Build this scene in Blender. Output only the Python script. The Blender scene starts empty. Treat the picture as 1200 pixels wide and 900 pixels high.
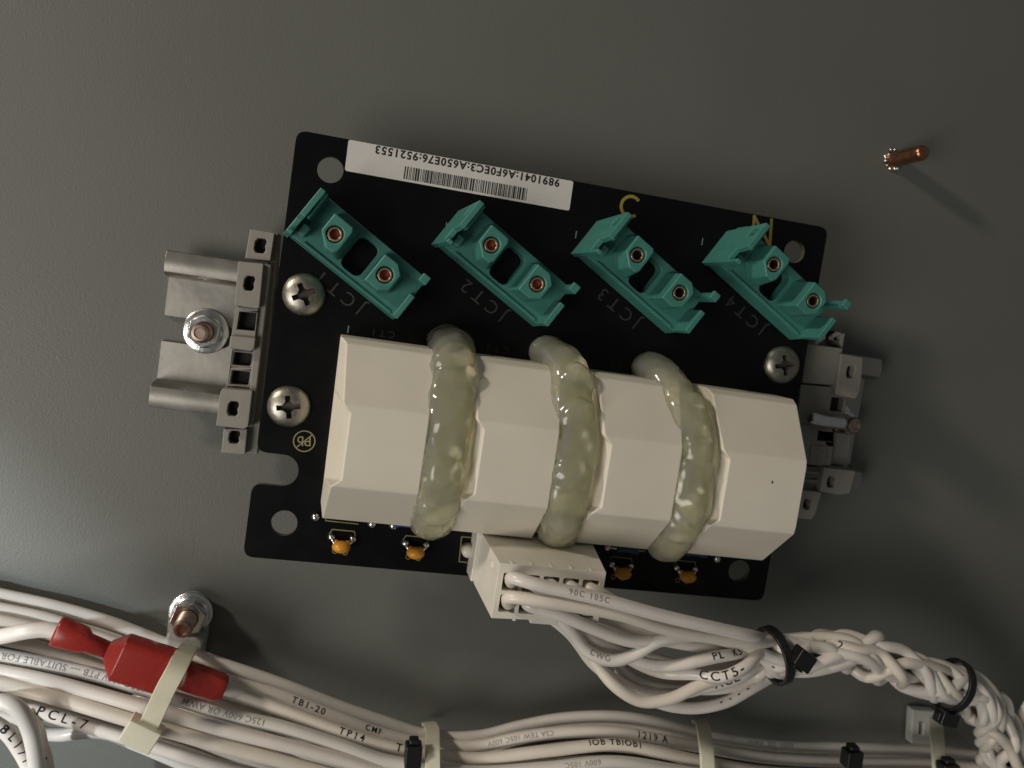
import bpy, bmesh, math, random
from mathutils import Vector, Matrix, noise
random.seed(7)
scene = bpy.context.scene
col = scene.collection
SC = 0.000745            # one model unit is 0.745 mm
F, NX, NY = 995.0, 410.0, 345.0
ZB, D = 28.0, 249.0      # board height over the back panel, camera height over the board

# ------------------------------------------------------------------ camera
n_ = Vector((600-NX, -(450-NY), F)).normalized()
x_ = Vector((1, 0, 0)); x_ = (x_-n_*x_.dot(n_)).normalized()
y_ = n_.cross(x_)
M3 = Matrix((x_, y_, n_))                      # camera to world rotation
cam_d = bpy.data.cameras.new('camera'); cam = bpy.data.objects.new('camera', cam_d); col.objects.link(cam)
cam.matrix_world = Matrix.Translation((0, 0, (D+ZB)*SC)) @ M3.to_4x4()
cam_d.sensor_fit = 'HORIZONTAL'; cam_d.sensor_width = 36; cam_d.lens = F/1200*36
cam_d.clip_start = 0.005; cam_d.clip_end = 20
scene.camera = cam
cam_d.dof.use_dof = True; cam_d.dof.focus_distance = 232*SC; cam_d.dof.aperture_fstop = 22.0
scene.render.resolution_x = 1024; scene.render.resolution_y = 768

# ------------------------------------------------------------------ world, lamps, exposure
w = bpy.data.worlds.new('World'); scene.world = w; w.use_nodes = True
bg = w.node_tree.nodes['Background']
bg.inputs[0].default_value = (0.96, 1.0, 0.97, 1); bg.inputs[1].default_value = 0.08
scene.view_settings.view_transform = 'Standard'; scene.view_settings.look = 'None'
scene.view_settings.exposure = 0; scene.view_settings.gamma = 1

def aim(o, target):
    o.rotation_euler = (Vector(target)-o.location).to_track_quat('-Z', 'Y').to_euler()

def lamp(name, loc, target, power, color, size):
    d = bpy.data.lights.new(name, 'AREA'); d.shape = 'DISK'; d.size = size*SC; d.energy = power; d.color = color
    o = bpy.data.objects.new(name, d); col.objects.link(o)
    o.location = Vector(loc)*SC; aim(o, Vector(target)*SC); return o

stud_base = Vector((178, 43, 0))
LD = Vector((-0.86, 0.51, 0)).normalized()
lamp('work_lamp', stud_base + LD*1000 + Vector((0, 0, 400)), (40, -20, 10), 2.4, (1.0, 0.89, 0.75), 105)
lamp('soft_fill', (-520, -190, 620), (30, -40, 0), 1.75, (1.0, 0.95, 0.88), 420)  # added soft fill for diffuse light, no fixture stands there
# added cool spot from the left; its cone edge draws the slanting cut-off line
sp = Vector((-520, 60, 520)); qa, qb = Vector((-104.5, -44.8, 0)), Vector((-57.7, -93.0, 0))     # two points of that line on the panel
ray = ((qa+qb)/2-sp).normalized(); nrm = (qa-sp).cross(qb-sp).normalized()
if nrm.x+nrm.y > 0: nrm = -nrm
hh_ = math.radians(32); axis_ = ray*math.cos(hh_)+nrm*math.sin(hh_)
sd = bpy.data.lights.new('cool_side_light', 'SPOT'); sd.energy = 8.5; sd.color = (0.84, 0.93, 1.0)
sd.shadow_soft_size = 16*SC; sd.spot_size = 2*hh_; sd.spot_blend = 0.06
so = bpy.data.objects.new('cool_side_light', sd); col.objects.link(so)
so.location = sp*SC; aim(so, (sp+axis_*100)*SC)

# ------------------------------------------------------------------ coordinates
CAMP = Vector((0, 0, D+ZB))
def W(px, py, z):                              # where the sight line of a photo point meets height z
    d = M3 @ Vector((px-600, -(py-450), -F))
    return CAMP + d*((z-D-ZB)/d.z)
BO = W(348, 152, ZB)
BA = math.radians(-8.6)
BU = Vector((math.cos(BA), math.sin(BA), 0)); BV = Vector((math.sin(BA), -math.cos(BA), 0))
def B(u, v, h=0.0):                            # board coordinates: right, down, up from the board
    return Vector((BO.x, BO.y, ZB+h)) + BU*u + BV*v
def toB(px, py, h=0.0):
    p = W(px, py, ZB+h) - Vector((BO.x, BO.y, 0)); return p.x*BU.x+p.y*BU.y, p.x*BV.x+p.y*BV.y

# ------------------------------------------------------------------ materials
def mat(name, color, rough=0.5, metal=0.0, var=0.06, nscale=400, bump=0.0, bscale=1500, **kw):
    m = bpy.data.materials.new(name); m.use_nodes = True
    nt = m.node_tree; p = nt.nodes['Principled BSDF']
    tc = nt.nodes.new('ShaderNodeTexCoord')
    nz = nt.nodes.new('ShaderNodeTexNoise'); nz.inputs['Scale'].default_value = nscale; nz.inputs['Detail'].default_value = 5
    nt.links.new(tc.outputs['Object'], nz.inputs['Vector'])
    mx = nt.nodes.new('ShaderNodeMix'); mx.data_type = 'RGBA'
    a = [max(0, c*(1-var*2)) for c in color]; b = [min(1, c*(1+var*2)) for c in color]
    mx.inputs[6].default_value = (*a, 1); mx.inputs[7].default_value = (*b, 1)
    nt.links.new(nz.outputs['Fac'], mx.inputs[0]); nt.links.new(mx.outputs[2], p.inputs['Base Color'])
    mr = nt.nodes.new('ShaderNodeMapRange'); mr.inputs[3].default_value = max(0.02, rough-0.08); mr.inputs[4].default_value = min(1, rough+0.08)
    nt.links.new(nz.outputs['Fac'], mr.inputs[0]); nt.links.new(mr.outputs[0], p.inputs['Roughness'])
    p.inputs['Metallic'].default_value = metal
    for k, v in kw.items(): p.inputs[k.replace('_', ' ')].default_value = v
    if bump:
        n2 = nt.nodes.new('ShaderNodeTexNoise'); n2.inputs['Scale'].default_value = bscale; n2.inputs['Detail'].default_value = 3
        nt.links.new(tc.outputs['Object'], n2.inputs['Vector'])
        bp = nt.nodes.new('ShaderNodeBump'); bp.inputs['Strength'].default_value = bump; bp.inputs['Distance'].default_value = 0.0002
        nt.links.new(n2.outputs['Fac'], bp.inputs['Height']); nt.links.new(bp.outputs[0], p.inputs['Normal'])
    return m

MT = dict(
    panel=mat('panel_paint', (0.121, 0.124, 0.112), 0.48, var=0.07, nscale=14, bump=0.32, bscale=2400),
    mask=mat('black_solder_mask', (0.0035, 0.0035, 0.004), 0.3, var=0.1, nscale=200, Specular_IOR_Level=0.2),
    edge=mat('board_edge', (0.10, 0.095, 0.07), 0.6, var=0.1),
    teal=mat('teal_plastic', (0.046, 0.188, 0.156), 0.42, var=0.08, nscale=500, bump=0.12),
    cream=mat('cream_plastic', (0.68, 0.63, 0.53), 0.42, var=0.045, nscale=70, bump=0.08, bscale=900),
    plug=mat('natural_nylon', (0.70, 0.665, 0.58), 0.38, var=0.04, nscale=300, Subsurface_Weight=0.15),
    gray=mat('grey_plastic', (0.245, 0.228, 0.20), 0.5, var=0.05, bump=0.15),
    steel=mat('zinc_steel', (0.72, 0.72, 0.71), 0.24, 1.0, var=0.10, nscale=700, bump=0.15, bscale=2500),
    rail=mat('galvanised_steel', (0.40, 0.38, 0.345), 0.42, 1.0, var=0.10, nscale=160, bump=0.10, bscale=600),
    screw=mat('nickel_steel', (0.36, 0.34, 0.29), 0.40, 1.0, var=0.18, nscale=900, bump=0.15),
    copper=mat('copper', (0.42, 0.20, 0.11), 0.30, 1.0, var=0.22, nscale=700, bump=0.15),
    brass=mat('brass', (0.70, 0.50, 0.30), 0.32, 1.0, var=0.1),
    rust=mat('bronze_thread', (0.42, 0.32, 0.27), 0.42, 1.0, var=0.25, nscale=900),
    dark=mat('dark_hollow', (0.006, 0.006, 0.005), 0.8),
    redbore=mat('red_brown_bore', (0.20, 0.035, 0.022), 0.5),
    recess=mat('shaded_recess', (0.10, 0.085, 0.065), 0.55, 0.6),  # darker metal, shade of the screw recess put into the colour
    wire=mat('white_wire_jacket', (0.72, 0.665, 0.61), 0.29, var=0.04, nscale=150, bump=0.06, bscale=700, Subsurface_Weight=0.05),
    wire_b=mat('white_wire_jacket_greyer', (0.66, 0.625, 0.575), 0.33, var=0.06, nscale=90, bump=0.06, bscale=700, Subsurface_Weight=0.05),
    wire_c=mat('white_wire_jacket_creamier', (0.71, 0.645, 0.56), 0.31, var=0.05, nscale=120, bump=0.08, bscale=600, Subsurface_Weight=0.05),
    tie=mat('natural_zip_tie', (0.82, 0.79, 0.63), 0.33, var=0.04, Subsurface_Weight=0.2, Transmission_Weight=0.15),
    black=mat('black_nylon', (0.010, 0.010, 0.011), 0.35, var=0.1),
    red=mat('red_translucent_vinyl', (0.46, 0.040, 0.030), 0.28, var=0.05, nscale=180, bump=0.15, bscale=400, Transmission_Weight=0.45, Subsurface_Weight=0.3),
    amber=mat('amber_capacitor', (0.62, 0.27, 0.025), 0.35, var=0.12, nscale=700, bump=0.2),
    solder=mat('solder', (0.72, 0.72, 0.70), 0.2, 1.0, var=0.05, bump=0.2),
    blue=mat('blue_resistor', (0.03, 0.06, 0.16), 0.35),
    paper=mat('white_label', (0.58, 0.56, 0.53), 0.5, var=0.02),
    ink=mat('black_ink', (0.012, 0.012, 0.014), 0.6),
    greyink=mat('grey_ink', (0.26, 0.24, 0.24), 0.6),
    silk=mat('white_silkscreen', (0.14, 0.20, 0.185), 0.6),
    dimsilk=mat('dark_silkscreen', (0.019, 0.019, 0.018), 0.6),
    yellow=mat('yellow_silkscreen', (0.25, 0.19, 0.03), 0.6),
    paleyellow=mat('pale_silkscreen', (0.22, 0.20, 0.09), 0.6),
    clear=mat('milky_nylon', (0.52, 0.53, 0.50), 0.3, Transmission_Weight=0.25, Subsurface_Weight=0.1),
)
glue = mat('hot_glue', (0.92, 0.90, 0.66), 0.14, var=0.03, nscale=90, bump=0.35, bscale=260,
           Transmission_Weight=0.8, Subsurface_Weight=1.0, IOR=1.38, Coat_Weight=0.3, Coat_Roughness=0.06)
gp = glue.node_tree.nodes['Principled BSDF']; gp.inputs['Subsurface Radius'].default_value = (1, 0.95, 0.5); gp.inputs['Subsurface Scale'].default_value = 0.008
for k in ('red', 'tie', 'plug', 'wire', 'wire_b', 'wire_c', 'clear'):
    q = MT[k].node_tree.nodes['Principled BSDF']; q.inputs['Subsurface Scale'].default_value = 0.0012; q.inputs['Subsurface Radius'].default_value = (1, 0.7, 0.5)
MT['glue'] = glue

# ------------------------------------------------------------------ builders
ORG = {}                                       # world position (units) that an object's vertices are measured from
def tag(o, label=None, cat=None, group=None, kind=None):
    for k, v in (('label', label), ('category', cat), ('group', group), ('kind', kind)):
        if v: o[k] = v
    return o
def thing(name, loc, label, cat, group=None, rot=0.0):
    o = bpy.data.objects.new(name, None); col.objects.link(o)
    o.empty_display_size = 0.002
    o.location = Vector(loc)*SC; o.rotation_euler = (0, 0, rot); ORG[o.name] = Vector(loc)
    return tag(o, label, cat, group)
def mesh(name, verts, faces, m, parent=None, smooth=False, bevel=0.0, seg=2, local=False, angle=35):
    o0 = Vector((0, 0, 0))
    if not local:
        o0 = ORG[parent.name] if parent else sum((Vector(v) for v in verts), Vector())/len(verts)
    me = bpy.data.meshes.new(name)
    me.from_pydata([(Vector(v)-o0)*SC for v in verts], [], faces)
    bm = bmesh.new(); bm.from_mesh(me)
    bmesh.ops.recalc_face_normals(bm, faces=bm.faces); bm.to_mesh(me); bm.free()
    me.materials.append(MT[m] if isinstance(m, str) else m)
    o = bpy.data.objects.new(name, me); col.objects.link(o)
    ORG[o.name] = o0
    if parent: o.parent = parent
    else: o.location = o0*SC
    if bevel:
        b = o.modifiers.new('bevel', 'BEVEL'); b.width = bevel*SC; b.segments = seg; b.limit_method = 'ANGLE'
        b.angle_limit = math.radians(angle); b.harden_normals = True
    if smooth or bevel:
        for p in me.polygons: p.use_smooth = True
    return o
def geo_join(*gs):
    V, Fc = [], []
    for v, f in gs:
        n = len(V); V += [Vector(q) for q in v]; Fc += [tuple(i+n for i in g) for g in f]
    return V, Fc
def xf(g, fn): return [fn(Vector(v)) for v in g[0]], g[1]
def box(x0, x1, y0, y1, z0, z1):
    v = [(x, y, z) for z in (z0, z1) for y in (y0, y1) for x in (x0, x1)]
    return [Vector(q) for q in v], [(0, 2, 3, 1), (4, 5, 7, 6), (0, 1, 5, 4), (2, 6, 7, 3), (0, 4, 6, 2), (1, 3, 7, 5)]
def prism(pts, z0, z1, top=None):              # convex or simple outline; optional top outline
    n = len(pts); top = top or pts
    v = [Vector((p[0], p[1], z0)) for p in pts] + [Vector((p[0], p[1], z1)) for p in top]
    return v, [tuple(range(n))[::-1], tuple(range(n, 2*n))] + [(i, (i+1) % n, n+(i+1) % n, n+i) for i in range(n)]
def circ(cx, cy, r, n=24, a0=0): return [(cx+r*math.cos(a0+2*math.pi*i/n), cy+r*math.sin(a0+2*math.pi*i/n)) for i in range(n)]
def holed(outline, holes, z0, z1):             # plate with holes through it
    bm = bmesh.new(); ed = []; loops = []
    for lp in [outline]+holes:
        vs = [bm.verts.new((p[0], p[1], z1)) for p in lp]; loops.append(vs)
        ed += [bm.edges.new((vs[i], vs[(i+1) % len(vs)])) for i in range(len(vs))]
    bmesh.ops.triangle_fill(bm, use_beauty=True, use_dissolve=False, edges=ed)
    bm.verts.index_update()
    tf = [tuple(v.index for v in f.verts) for f in bm.faces]
    V = [v.co.copy() for v in bm.verts]; n = len(V)
    V += [Vector((v.x, v.y, z0)) for v in V]
    Fc = tf + [tuple(i+n for i in f[::-1]) for f in tf]
    for vs in loops:
        ids = [v.index for v in vs]
        for i in range(len(ids)):
            a, b = ids[i], ids[(i+1) % len(ids)]; Fc.append((a, b, b+n, a+n))
    bm.free(); return V, Fc
def ring_profile(prof, n=24):                  # lathe about z: [(r,z),...]
    V, Fc = [], []
    for r, z in prof:
        V += [Vector((r*math.cos(2*math.pi*i/n), r*math.sin(2*math.pi*i/n), z)) for i in range(n)]
    for k in range(len(prof)-1):
        for i in range(n):
            j = (i+1) % n; Fc.append((k*n+i, k*n+j, (k+1)*n+j, (k+1)*n+i))
    Fc.append(tuple(range(n))[::-1]); Fc.append(tuple(range((len(prof)-1)*n, len(prof)*n)))
    return V, Fc
def round_outline(pts, r, n=5):                # rounds every corner of a polygon; r may be a list
    out = []; N = len(pts)
    for i in range(N):
        p0, p1, p2 = Vector(pts[i-1]), Vector(pts[i]), Vector(pts[(i+1) % N])
        ri = r[i] if isinstance(r, (list, tuple)) else r
        if ri <= 0: out.append(tuple(p1)); continue
        a = (p0-p1).normalized(); b = (p2-p1).normalized()
        for k in range(n+1):
            t = k/n; q = (p1+a*ri)*(1-t)**2 + p1*2*t*(1-t) + (p1+b*ri)*t*t
            out.append((q.x, q.y))
    return out
def spline(pts, step=1.5):
    P = [Vector(p) for p in pts]; P = [P[0]*2-P[1]]+P+[P[-1]*2-P[-2]]; out = []
    for i in range(1, len(P)-2):
        p0, p1, p2, p3 = P[i-1:i+3]
        d1 = max((p1-p0).length**.5, 1e-3); d2 = max((p2-p1).length**.5, 1e-3); d3 = max((p3-p2).length**.5, 1e-3)
        m1 = ((p1-p0)/d1-(p2-p0)/(d1+d2)+(p2-p1)/d2)*d2; m2 = ((p2-p1)/d2-(p3-p1)/(d2+d3)+(p3-p2)/d3)*d2
        n = max(2, int((p2-p1).length/step))
        for k in range(n):
            t = k/n; out.append(p1*(2*t**3-3*t*t+1)+m1*(t**3-2*t*t+t)+p2*(-2*t**3+3*t*t)+m2*(t**3-t*t))
    out.append(P[-2]); return out
def tube(path, r, sides=12, radf=None):
    V, Fc = [], []; up = None; n = len(path)
    for i, p in enumerate(path):
        t = (path[min(i+1, n-1)]-path[max(i-1, 0)]).normalized()
        if up is None: up = t.orthogonal().normalized()
        up = (up-t*up.dot(t)).normalized(); sd_ = t.cross(up)
        rr = r*(radf(i/(n-1)) if radf else 1)
        V += [p+(up*math.cos(2*math.pi*k/sides)+sd_*math.sin(2*math.pi*k/sides))*rr for k in range(sides)]
    for i in range(n-1):
        for k in range(sides):
            a, b = i*sides+k, i*sides+(k+1) % sides; Fc.append((a, b, b+sides, a+sides))
    Fc.append(tuple(range(sides))[::-1]); Fc.append(tuple(range((n-1)*sides, n*sides)))
    return V, Fc
def ribbon(path, width, thick, axis):          # strap of rectangular section, wide along axis
    V, Fc = [], []; n = len(path); axis = Vector(axis).normalized()
    for i, p in enumerate(path):
        t = (path[min(i+1, n-1)]-path[max(i-1, 0)]).normalized()
        s = (axis-t*axis.dot(t)).normalized(); nn = t.cross(s)
        V += [p+s*(width/2*a)+nn*(thick/2*b) for a, b in ((1, 1), (-1, 1), (-1, -1), (1, -1))]
    for i in range(n-1):
        for k in range(4):
            a, b = i*4+k, i*4+(k+1) % 4; Fc.append((a, b, b+4, a+4))
    Fc += [(3, 2, 1, 0), tuple(range(4*n-4, 4*n))]
    return V, Fc
_tc = {}
def glyphs(txt, size, bold=0.0, space=1.0):
    key = (txt, size, bold, space)
    if key in _tc: return _tc[key]
    c = bpy.data.curves.new('t', 'FONT'); c.body = txt; c.size = size/0.70; c.align_x = 'CENTER'; c.align_y = 'CENTER'
    c.offset = bold; c.resolution_u = 3; c.space_character = space
    o = bpy.data.objects.new('t', c); col.objects.link(o)
    dg = bpy.context.evaluated_depsgraph_get(); me = bpy.data.meshes.new_from_object(o.evaluated_get(dg))
    bm = bmesh.new(); bm.from_mesh(me)
    h = size/2
    for y in (-h*0.5, 0, h*0.5):
        bmesh.ops.bisect_plane(bm, geom=bm.verts[:]+bm.edges[:]+bm.faces[:], plane_co=(0, y, 0), plane_no=(0, 1, 0))
    bm.verts.index_update()
    g = ([v.co.copy() for v in bm.verts], [tuple(v.index for v in f.verts) for f in bm.faces])
    bm.free(); bpy.data.objects.remove(o); bpy.data.meshes.remove(me)
    ys = [v.y for v in g[0]] or [0]; my = (min(ys)+max(ys))/2
    g = ([Vector((v.x, v.y-my, 0)) for v in g[0]], g[1])
    _tc[key] = g; return g
def print_flat(txt, size, centre, ang, bold=0.0, space=1.0):     # flat lettering lying on a level surface
    ca, sa = math.cos(ang), math.sin(ang)
    return xf(glyphs(txt, size, bold, space), lambda v: Vector(centre)+Vector((v.x*ca-v.y*sa, v.x*sa+v.y*ca, 0)))

# ------------------------------------------------------------------ SETTING: the painted back panel
pv, pf = [], []
s_ = 900
mesh('back_panel', [(-s_, -s_, 0), (s_, -s_, 0), (s_, s_, 0), (-s_, s_, 0), (-s_, -s_, -3), (s_, -s_, -3), (s_, s_, -3), (-s_, s_, -3)],
     [(0, 1, 2, 3), (7, 6, 5, 4), (0, 4, 5, 1), (1, 5, 6, 2), (2, 6, 7, 3), (3, 7, 4, 0)], 'panel')['kind'] = 'structure'

# ------------------------------------------------------------------ DIN rail
RU0, RU1, RV = -34.0, 204.5, 61.5
rail_o = B(RU0, RV, 0); rail_o.z = 0
rail = thing('mounting_rail', rail_o, 'galvanised top-hat mounting rail running behind the black board, both ends showing', 'rail')
def R(u, v, z): q = B(u, RV+v, 0); q.z = z; return q
def railgeo(poly, th):                         # poly of (v,z) sheet profile swept along u
    L = RU1-RU0; V, Fc = [], []
    n = len(poly); nu = 2
    for u in (RU0, RU1):
        for side in (0, 1):
            for i, (v, z) in enumerate(poly):
                a = Vector(poly[max(i-1, 0)]); b = Vector(poly[min(i+1, n-1)]); t = (b-a).normalized()
                V.append(R(u, v-t.y*th*side, z+t.x*th*side))
    N2 = 2*n
    for s in (0, 1):
        for i in range(n-1):
            a = s*n+i; Fc.append((a, a+1, a+1+N2, a+N2))
    Fc.append((0, n, n+N2, N2)); Fc.append((n-1, 2*n-1, 2*n-1+N2, n-1+N2))
    for e in (0, N2):
        for i in range(n-1): Fc.append((e+i, e+i+1, e+n+i+1, e+n+i))
    return V, Fc
for sg in (-1, 1):
    prof = [(sg*15.5, 1.2), (sg*15.8, 3.0), (sg*16.2, 7.8), (sg*17.2, 9.6), (sg*19.0, 10.2), (sg*21.6, 10.0), (sg*23.4, 9.2), (sg*23.6, 8.2)]
    if sg > 0: prof = prof[::-1]
    mesh('flange', *railgeo(prof, 1.3), 'rail', rail, bevel=0.3)
def slot(u0, u1, r=4.0):
    pts = [(u0, -r), (u1, -r)] + [(u1+r*math.sin(math.pi*k/8), -r*math.cos(math.pi*k/8)) for k in range(1, 8)] + [(u1, r), (u0, r)]
    return pts
web_out = [(RU0, -16.2), (RU1, -16.2), (RU1, 16.2), (RU0, 16.2)] + slot(RU0, RU0+16)[::-1][:-0 or None]
web = [(RU0+0.001, 16.2), (RU1, 16.2), (RU1, -16.2), (RU0, -16.2)] + slot(RU0, RU0+17)
hl = [[(c+a, b) for a, b in round_outline([(-8, -4), (8, -4), (8, 4), (-8, 4)], 3.8)] for c in (30, 70, 110, 150, 188)]
g = holed(web, hl, 0.2, 1.6)
mesh('web', *xf(g, lambda v: R(v.x, v.y, v.z)), 'rail', rail)

# ------------------------------------------------------------------ studs with nuts
def hexn(r, z0, z1, a0=0.2, hole=2.6):
    o = circ(0, 0, r, 6, a0); return holed(o, [circ(0, 0, hole, 20)], z0, z1)
def stud_geo(r, h, thread=True):
    prof = [(r, 0)]
    z = 0.6
    while thread and z < h-1.2:
        prof += [(r, z), (r*0.86, z+0.35), (r, z+0.7)]; z += 0.75
    prof += [(r, h-1.0), (r*0.8, h-0.1), (r*0.55, h), (r*0.5, h-0.5)]
    return ring_profile(prof, 20)
def nut_stack(t, o, z0, hexr, washr, a0):
    sh = lambda g, dz=0: xf(g, lambda v: v+Vector((o.x, o.y, dz)))
    mesh('washer', *sh(ring_profile([(washr, z0), (washr, z0+0.9), (washr-0.5, z0+1.2), (3.0, z0+1.2), (3.0, z0)], 36)), 'steel', t, bevel=0.15)
    mesh('lock_washer', *sh(ring_profile([(hexr*0.98, z0+1.25), (hexr*1.0, z0+2.0), (hexr*0.9, z0+2.4), (3.0, z0+2.4)], 30)), 'steel', t, bevel=0.15)
    gn = holed(circ(0, 0, hexr, 6, a0), [circ(0, 0, 2.9, 20)], z0+2.4, z0+6.4)
    mesh('hex_nut', *sh(gn), 'steel', t, bevel=0.5, seg=3)
for (px, py, z0, hexr, washr, a0, lab) in (
        (243, 388, 1.7, 5.2, 6.9, 0.3, 'zinc nut and washer on threaded bronze stud in the left end slot of the rail'),
        (975, 492, 1.7, 5.0, 6.6, 0.7, 'dim nut on threaded stud at the right end of the rail, beside the cream blocks'),
        (226, 713, 3.2, 5.6, 6.7, 0.1, 'zinc nut on threaded stud holding the milky tie mount above the red connector')):
    o = W(px, py, 0)
    t = thing('threaded_stud', o, lab, 'stud', 'threaded studs with nuts')
    mesh('stud', *xf(stud_geo(2.9, 18.0 if py > 600 else 14.5), lambda v: v+Vector((o.x, o.y, 0))), 'rust', t, smooth=False, bevel=0.1)
    nut_stack(t, o, z0, hexr, washr, a0)
o = W(1046, 187.5, 0)
t = thing('copper_stud', o, 'bare copper weld stud standing out of the grey panel at upper right', 'stud')
mesh('stud', *xf(ring_profile([(2.9, 0), (2.8, 1), (2.6, 1.5), (2.65, 6), (2.6, 11.5), (2.35, 12.6), (2.4, 13.2), (2.6, 13.8), (2.55, 15.6), (2.1, 16.6), (1.1, 17.0)], 24), lambda v: v+Vector((o.x, o.y, 0))), 'copper', t, smooth=True)
gs = []
for k in range(13):
    a = 2*math.pi*k/13+random.uniform(-.15, .15); r = random.uniform(2.9, 3.8); h = random.uniform(.5, 2.0)
    c = Vector((o.x+r*math.cos(a), o.y+r*math.sin(a), 0)); s = random.uniform(.4, 1.1)
    gs.append(xf(ring_profile([(s, 0), (s*.9, h*.6), (s*.3, h)], 7), lambda v, c=c: v+c))
mesh('weld_collar', *geo_join(*gs), 'steel', t, smooth=True)

# ------------------------------------------------------------------ grey carriers gripping the rail
def rectpoly(c, h): return [tuple(W(x, y, h).xy) for x, y in c]
def scaled(poly, c, s): return [((p[0]-c[0])*s+c[0], (p[1]-c[1])*s+c[1]) for p in poly]
def cell(parent, corners, z0, z1, hole=None, oct_=True, name='cell', wall=None, m='gray'):
    out = rectpoly(corners, z1)
    if hole:
        hlist = hole if isinstance(hole, list) else [hole]; polys = []; backs = []
        sk = 0.16
        for cx, cy, hw, hh in hlist:
            hp = [(-hw, -hh*.45), (-hw*.55, -hh), (hw*.7, -hh), (hw, -hh*.6), (hw*.8, 0), (hw, hh*.6), (hw*.7, hh), (-hw*.55, hh), (-hw, hh*.45)] if oct_ else [(-hw, -hh), (hw, -hh), (hw, hh), (-hw, hh)]
            hp = [(cx+a-b*sk, cy+b+a*0.10) for a, b in hp]; polys.append(rectpoly(hp, z1))
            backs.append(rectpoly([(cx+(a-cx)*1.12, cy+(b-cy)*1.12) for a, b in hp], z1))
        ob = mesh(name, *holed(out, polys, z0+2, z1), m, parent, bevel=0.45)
        for bk in backs: mesh('socket_shade_cap', *prism(bk, z1-5.0, z1-3.2), 'dark', ob)  # near-black cap in each opening stands in for the shade inside
    else:
        ob = mesh(name, *prism(out, z0, z1), m, parent, bevel=0.45)
    return ob
o = W(300, 400, 0); o.z = 3
t = thing('rail_carrier', o, 'grey plastic carrier with square openings on the rail, left of the board', 'rail clip', 'rail carriers under the board')
cell(t, [(293, 268), (322, 273), (317, 306), (287, 303)], 6, 21, (305, 288, 7, 8.5))
cell(t, [(279, 306), (309, 309), (304, 361), (300, 362), (275, 358)], 5, 24, (292, 332, 6.5, 8.5))
cell(t, [(276, 359), (303, 362), (299, 397), (271, 394)], 5, 22.5, (289.5, 376.5, 10.5, 10.5), False)
cell(t, [(270, 393), (300, 396), (298, 410), (293, 412), (268, 408)], 5, 24)
cell(t, [(271, 409), (299, 412), (294, 455), (265, 454)], 5, 20.5, [(284, 421, 10.5, 7.5), (281.5, 443, 10.5, 8)], False)
cell(t, [(261, 455), (296, 458), (291, 500), (286, 503), (253, 499), (258, 460)], 5, 24, (273, 479, 6.5, 8.5))
cell(t, [(262, 502), (290, 503), (287, 533), (259, 531)], 6, 21, (274.5, 512.5, 6.5, 7.5))
cell(t, [(318, 272), (327, 273), (302, 533), (287, 531)], 8, 18, name='side_plate')
cell(t, [(306, 309), (318, 310), (296, 500), (288, 500)], 8, 21.5, name='side_plate')
for (x, y, h) in ((300, 300, 0), (285, 500, 0)):
    a = W(x, y, 0)
bu0, bv0 = -2.0, 28
def bprism(u0, u1, v0, v1, z0, z1): return [B(u, v, z-ZB) for z in (z0, z1) for v in (v0, v1) for u in (u0, u1)], box(0, 1, 0, 1, 0, 1)[1]
mesh('support_bar', *bprism(4, 11, 36, 84, 9, 27.8), 'gray', t, bevel=0.4)

o = W(975, 500, 0); o.z = 3
t = thing('rail_carrier', o, 'dim grey plastic carrier with dark openings on the rail, right of the board', 'rail clip', 'rail carriers under the board')
cell(t, [(958, 386), (990, 390), (987, 408), (955, 405)], 6, 17, (981, 394, 4.5, 5))
cell(t, [(945, 403), (988, 408), (985, 452), (940, 449)], 5, 18)
cell(t, [(986, 414), (1012, 419), (1010, 444), (1007, 462), (1003, 468), (979, 463)], 5, 20, (997, 436, 4.5, 7))
cell(t, [(938, 450), (994, 455), (989, 500), (934, 496)], 5, 17, (981, 474, 7, 8), False)
cell(t, [(934, 496), (976, 499), (974, 547), (930, 543)], 5, 16, (967, 511, 8.5, 6), False)
cell(t, [(950, 521), (977, 523), (974, 547), (948, 545)], 5, 16.4, (963, 534, 7.5, 7), False)
cell(t, [(977, 506), (999, 509), (993, 547), (973, 544)], 4, 12, m='gray')
cell(t, [(966, 548), (1003, 552), (996, 578), (984, 580), (961, 576)], 5, 19, (974, 565, 4.5, 6.5))
cell(t, [(941, 546), (966, 548), (960, 577), (936, 574)], 5, 15)
for yy in (551, 561): cell(t, [(938, yy), (963, yy+2), (962, yy+6), (937, yy+4)], 5, 16.5, name='rib')
cell(t, [(938, 574), (963, 577), (956, 602), (951, 609), (930, 607)], 5, 19, (946, 591, 4.5, 6))
mesh('support_bar', *bprism(150, 158, 36, 84, 9, 27.8), 'gray', t, bevel=0.4)
pin = spline([W(948, 489, 21), W(965, 493, 21), W(988, 496, 20)], 1)
mesh('release_pin', *tube(pin, 2.2, 12, lambda s: 0.6 if s < 0.06 else 1), 'steel', t, smooth=True)

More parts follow.
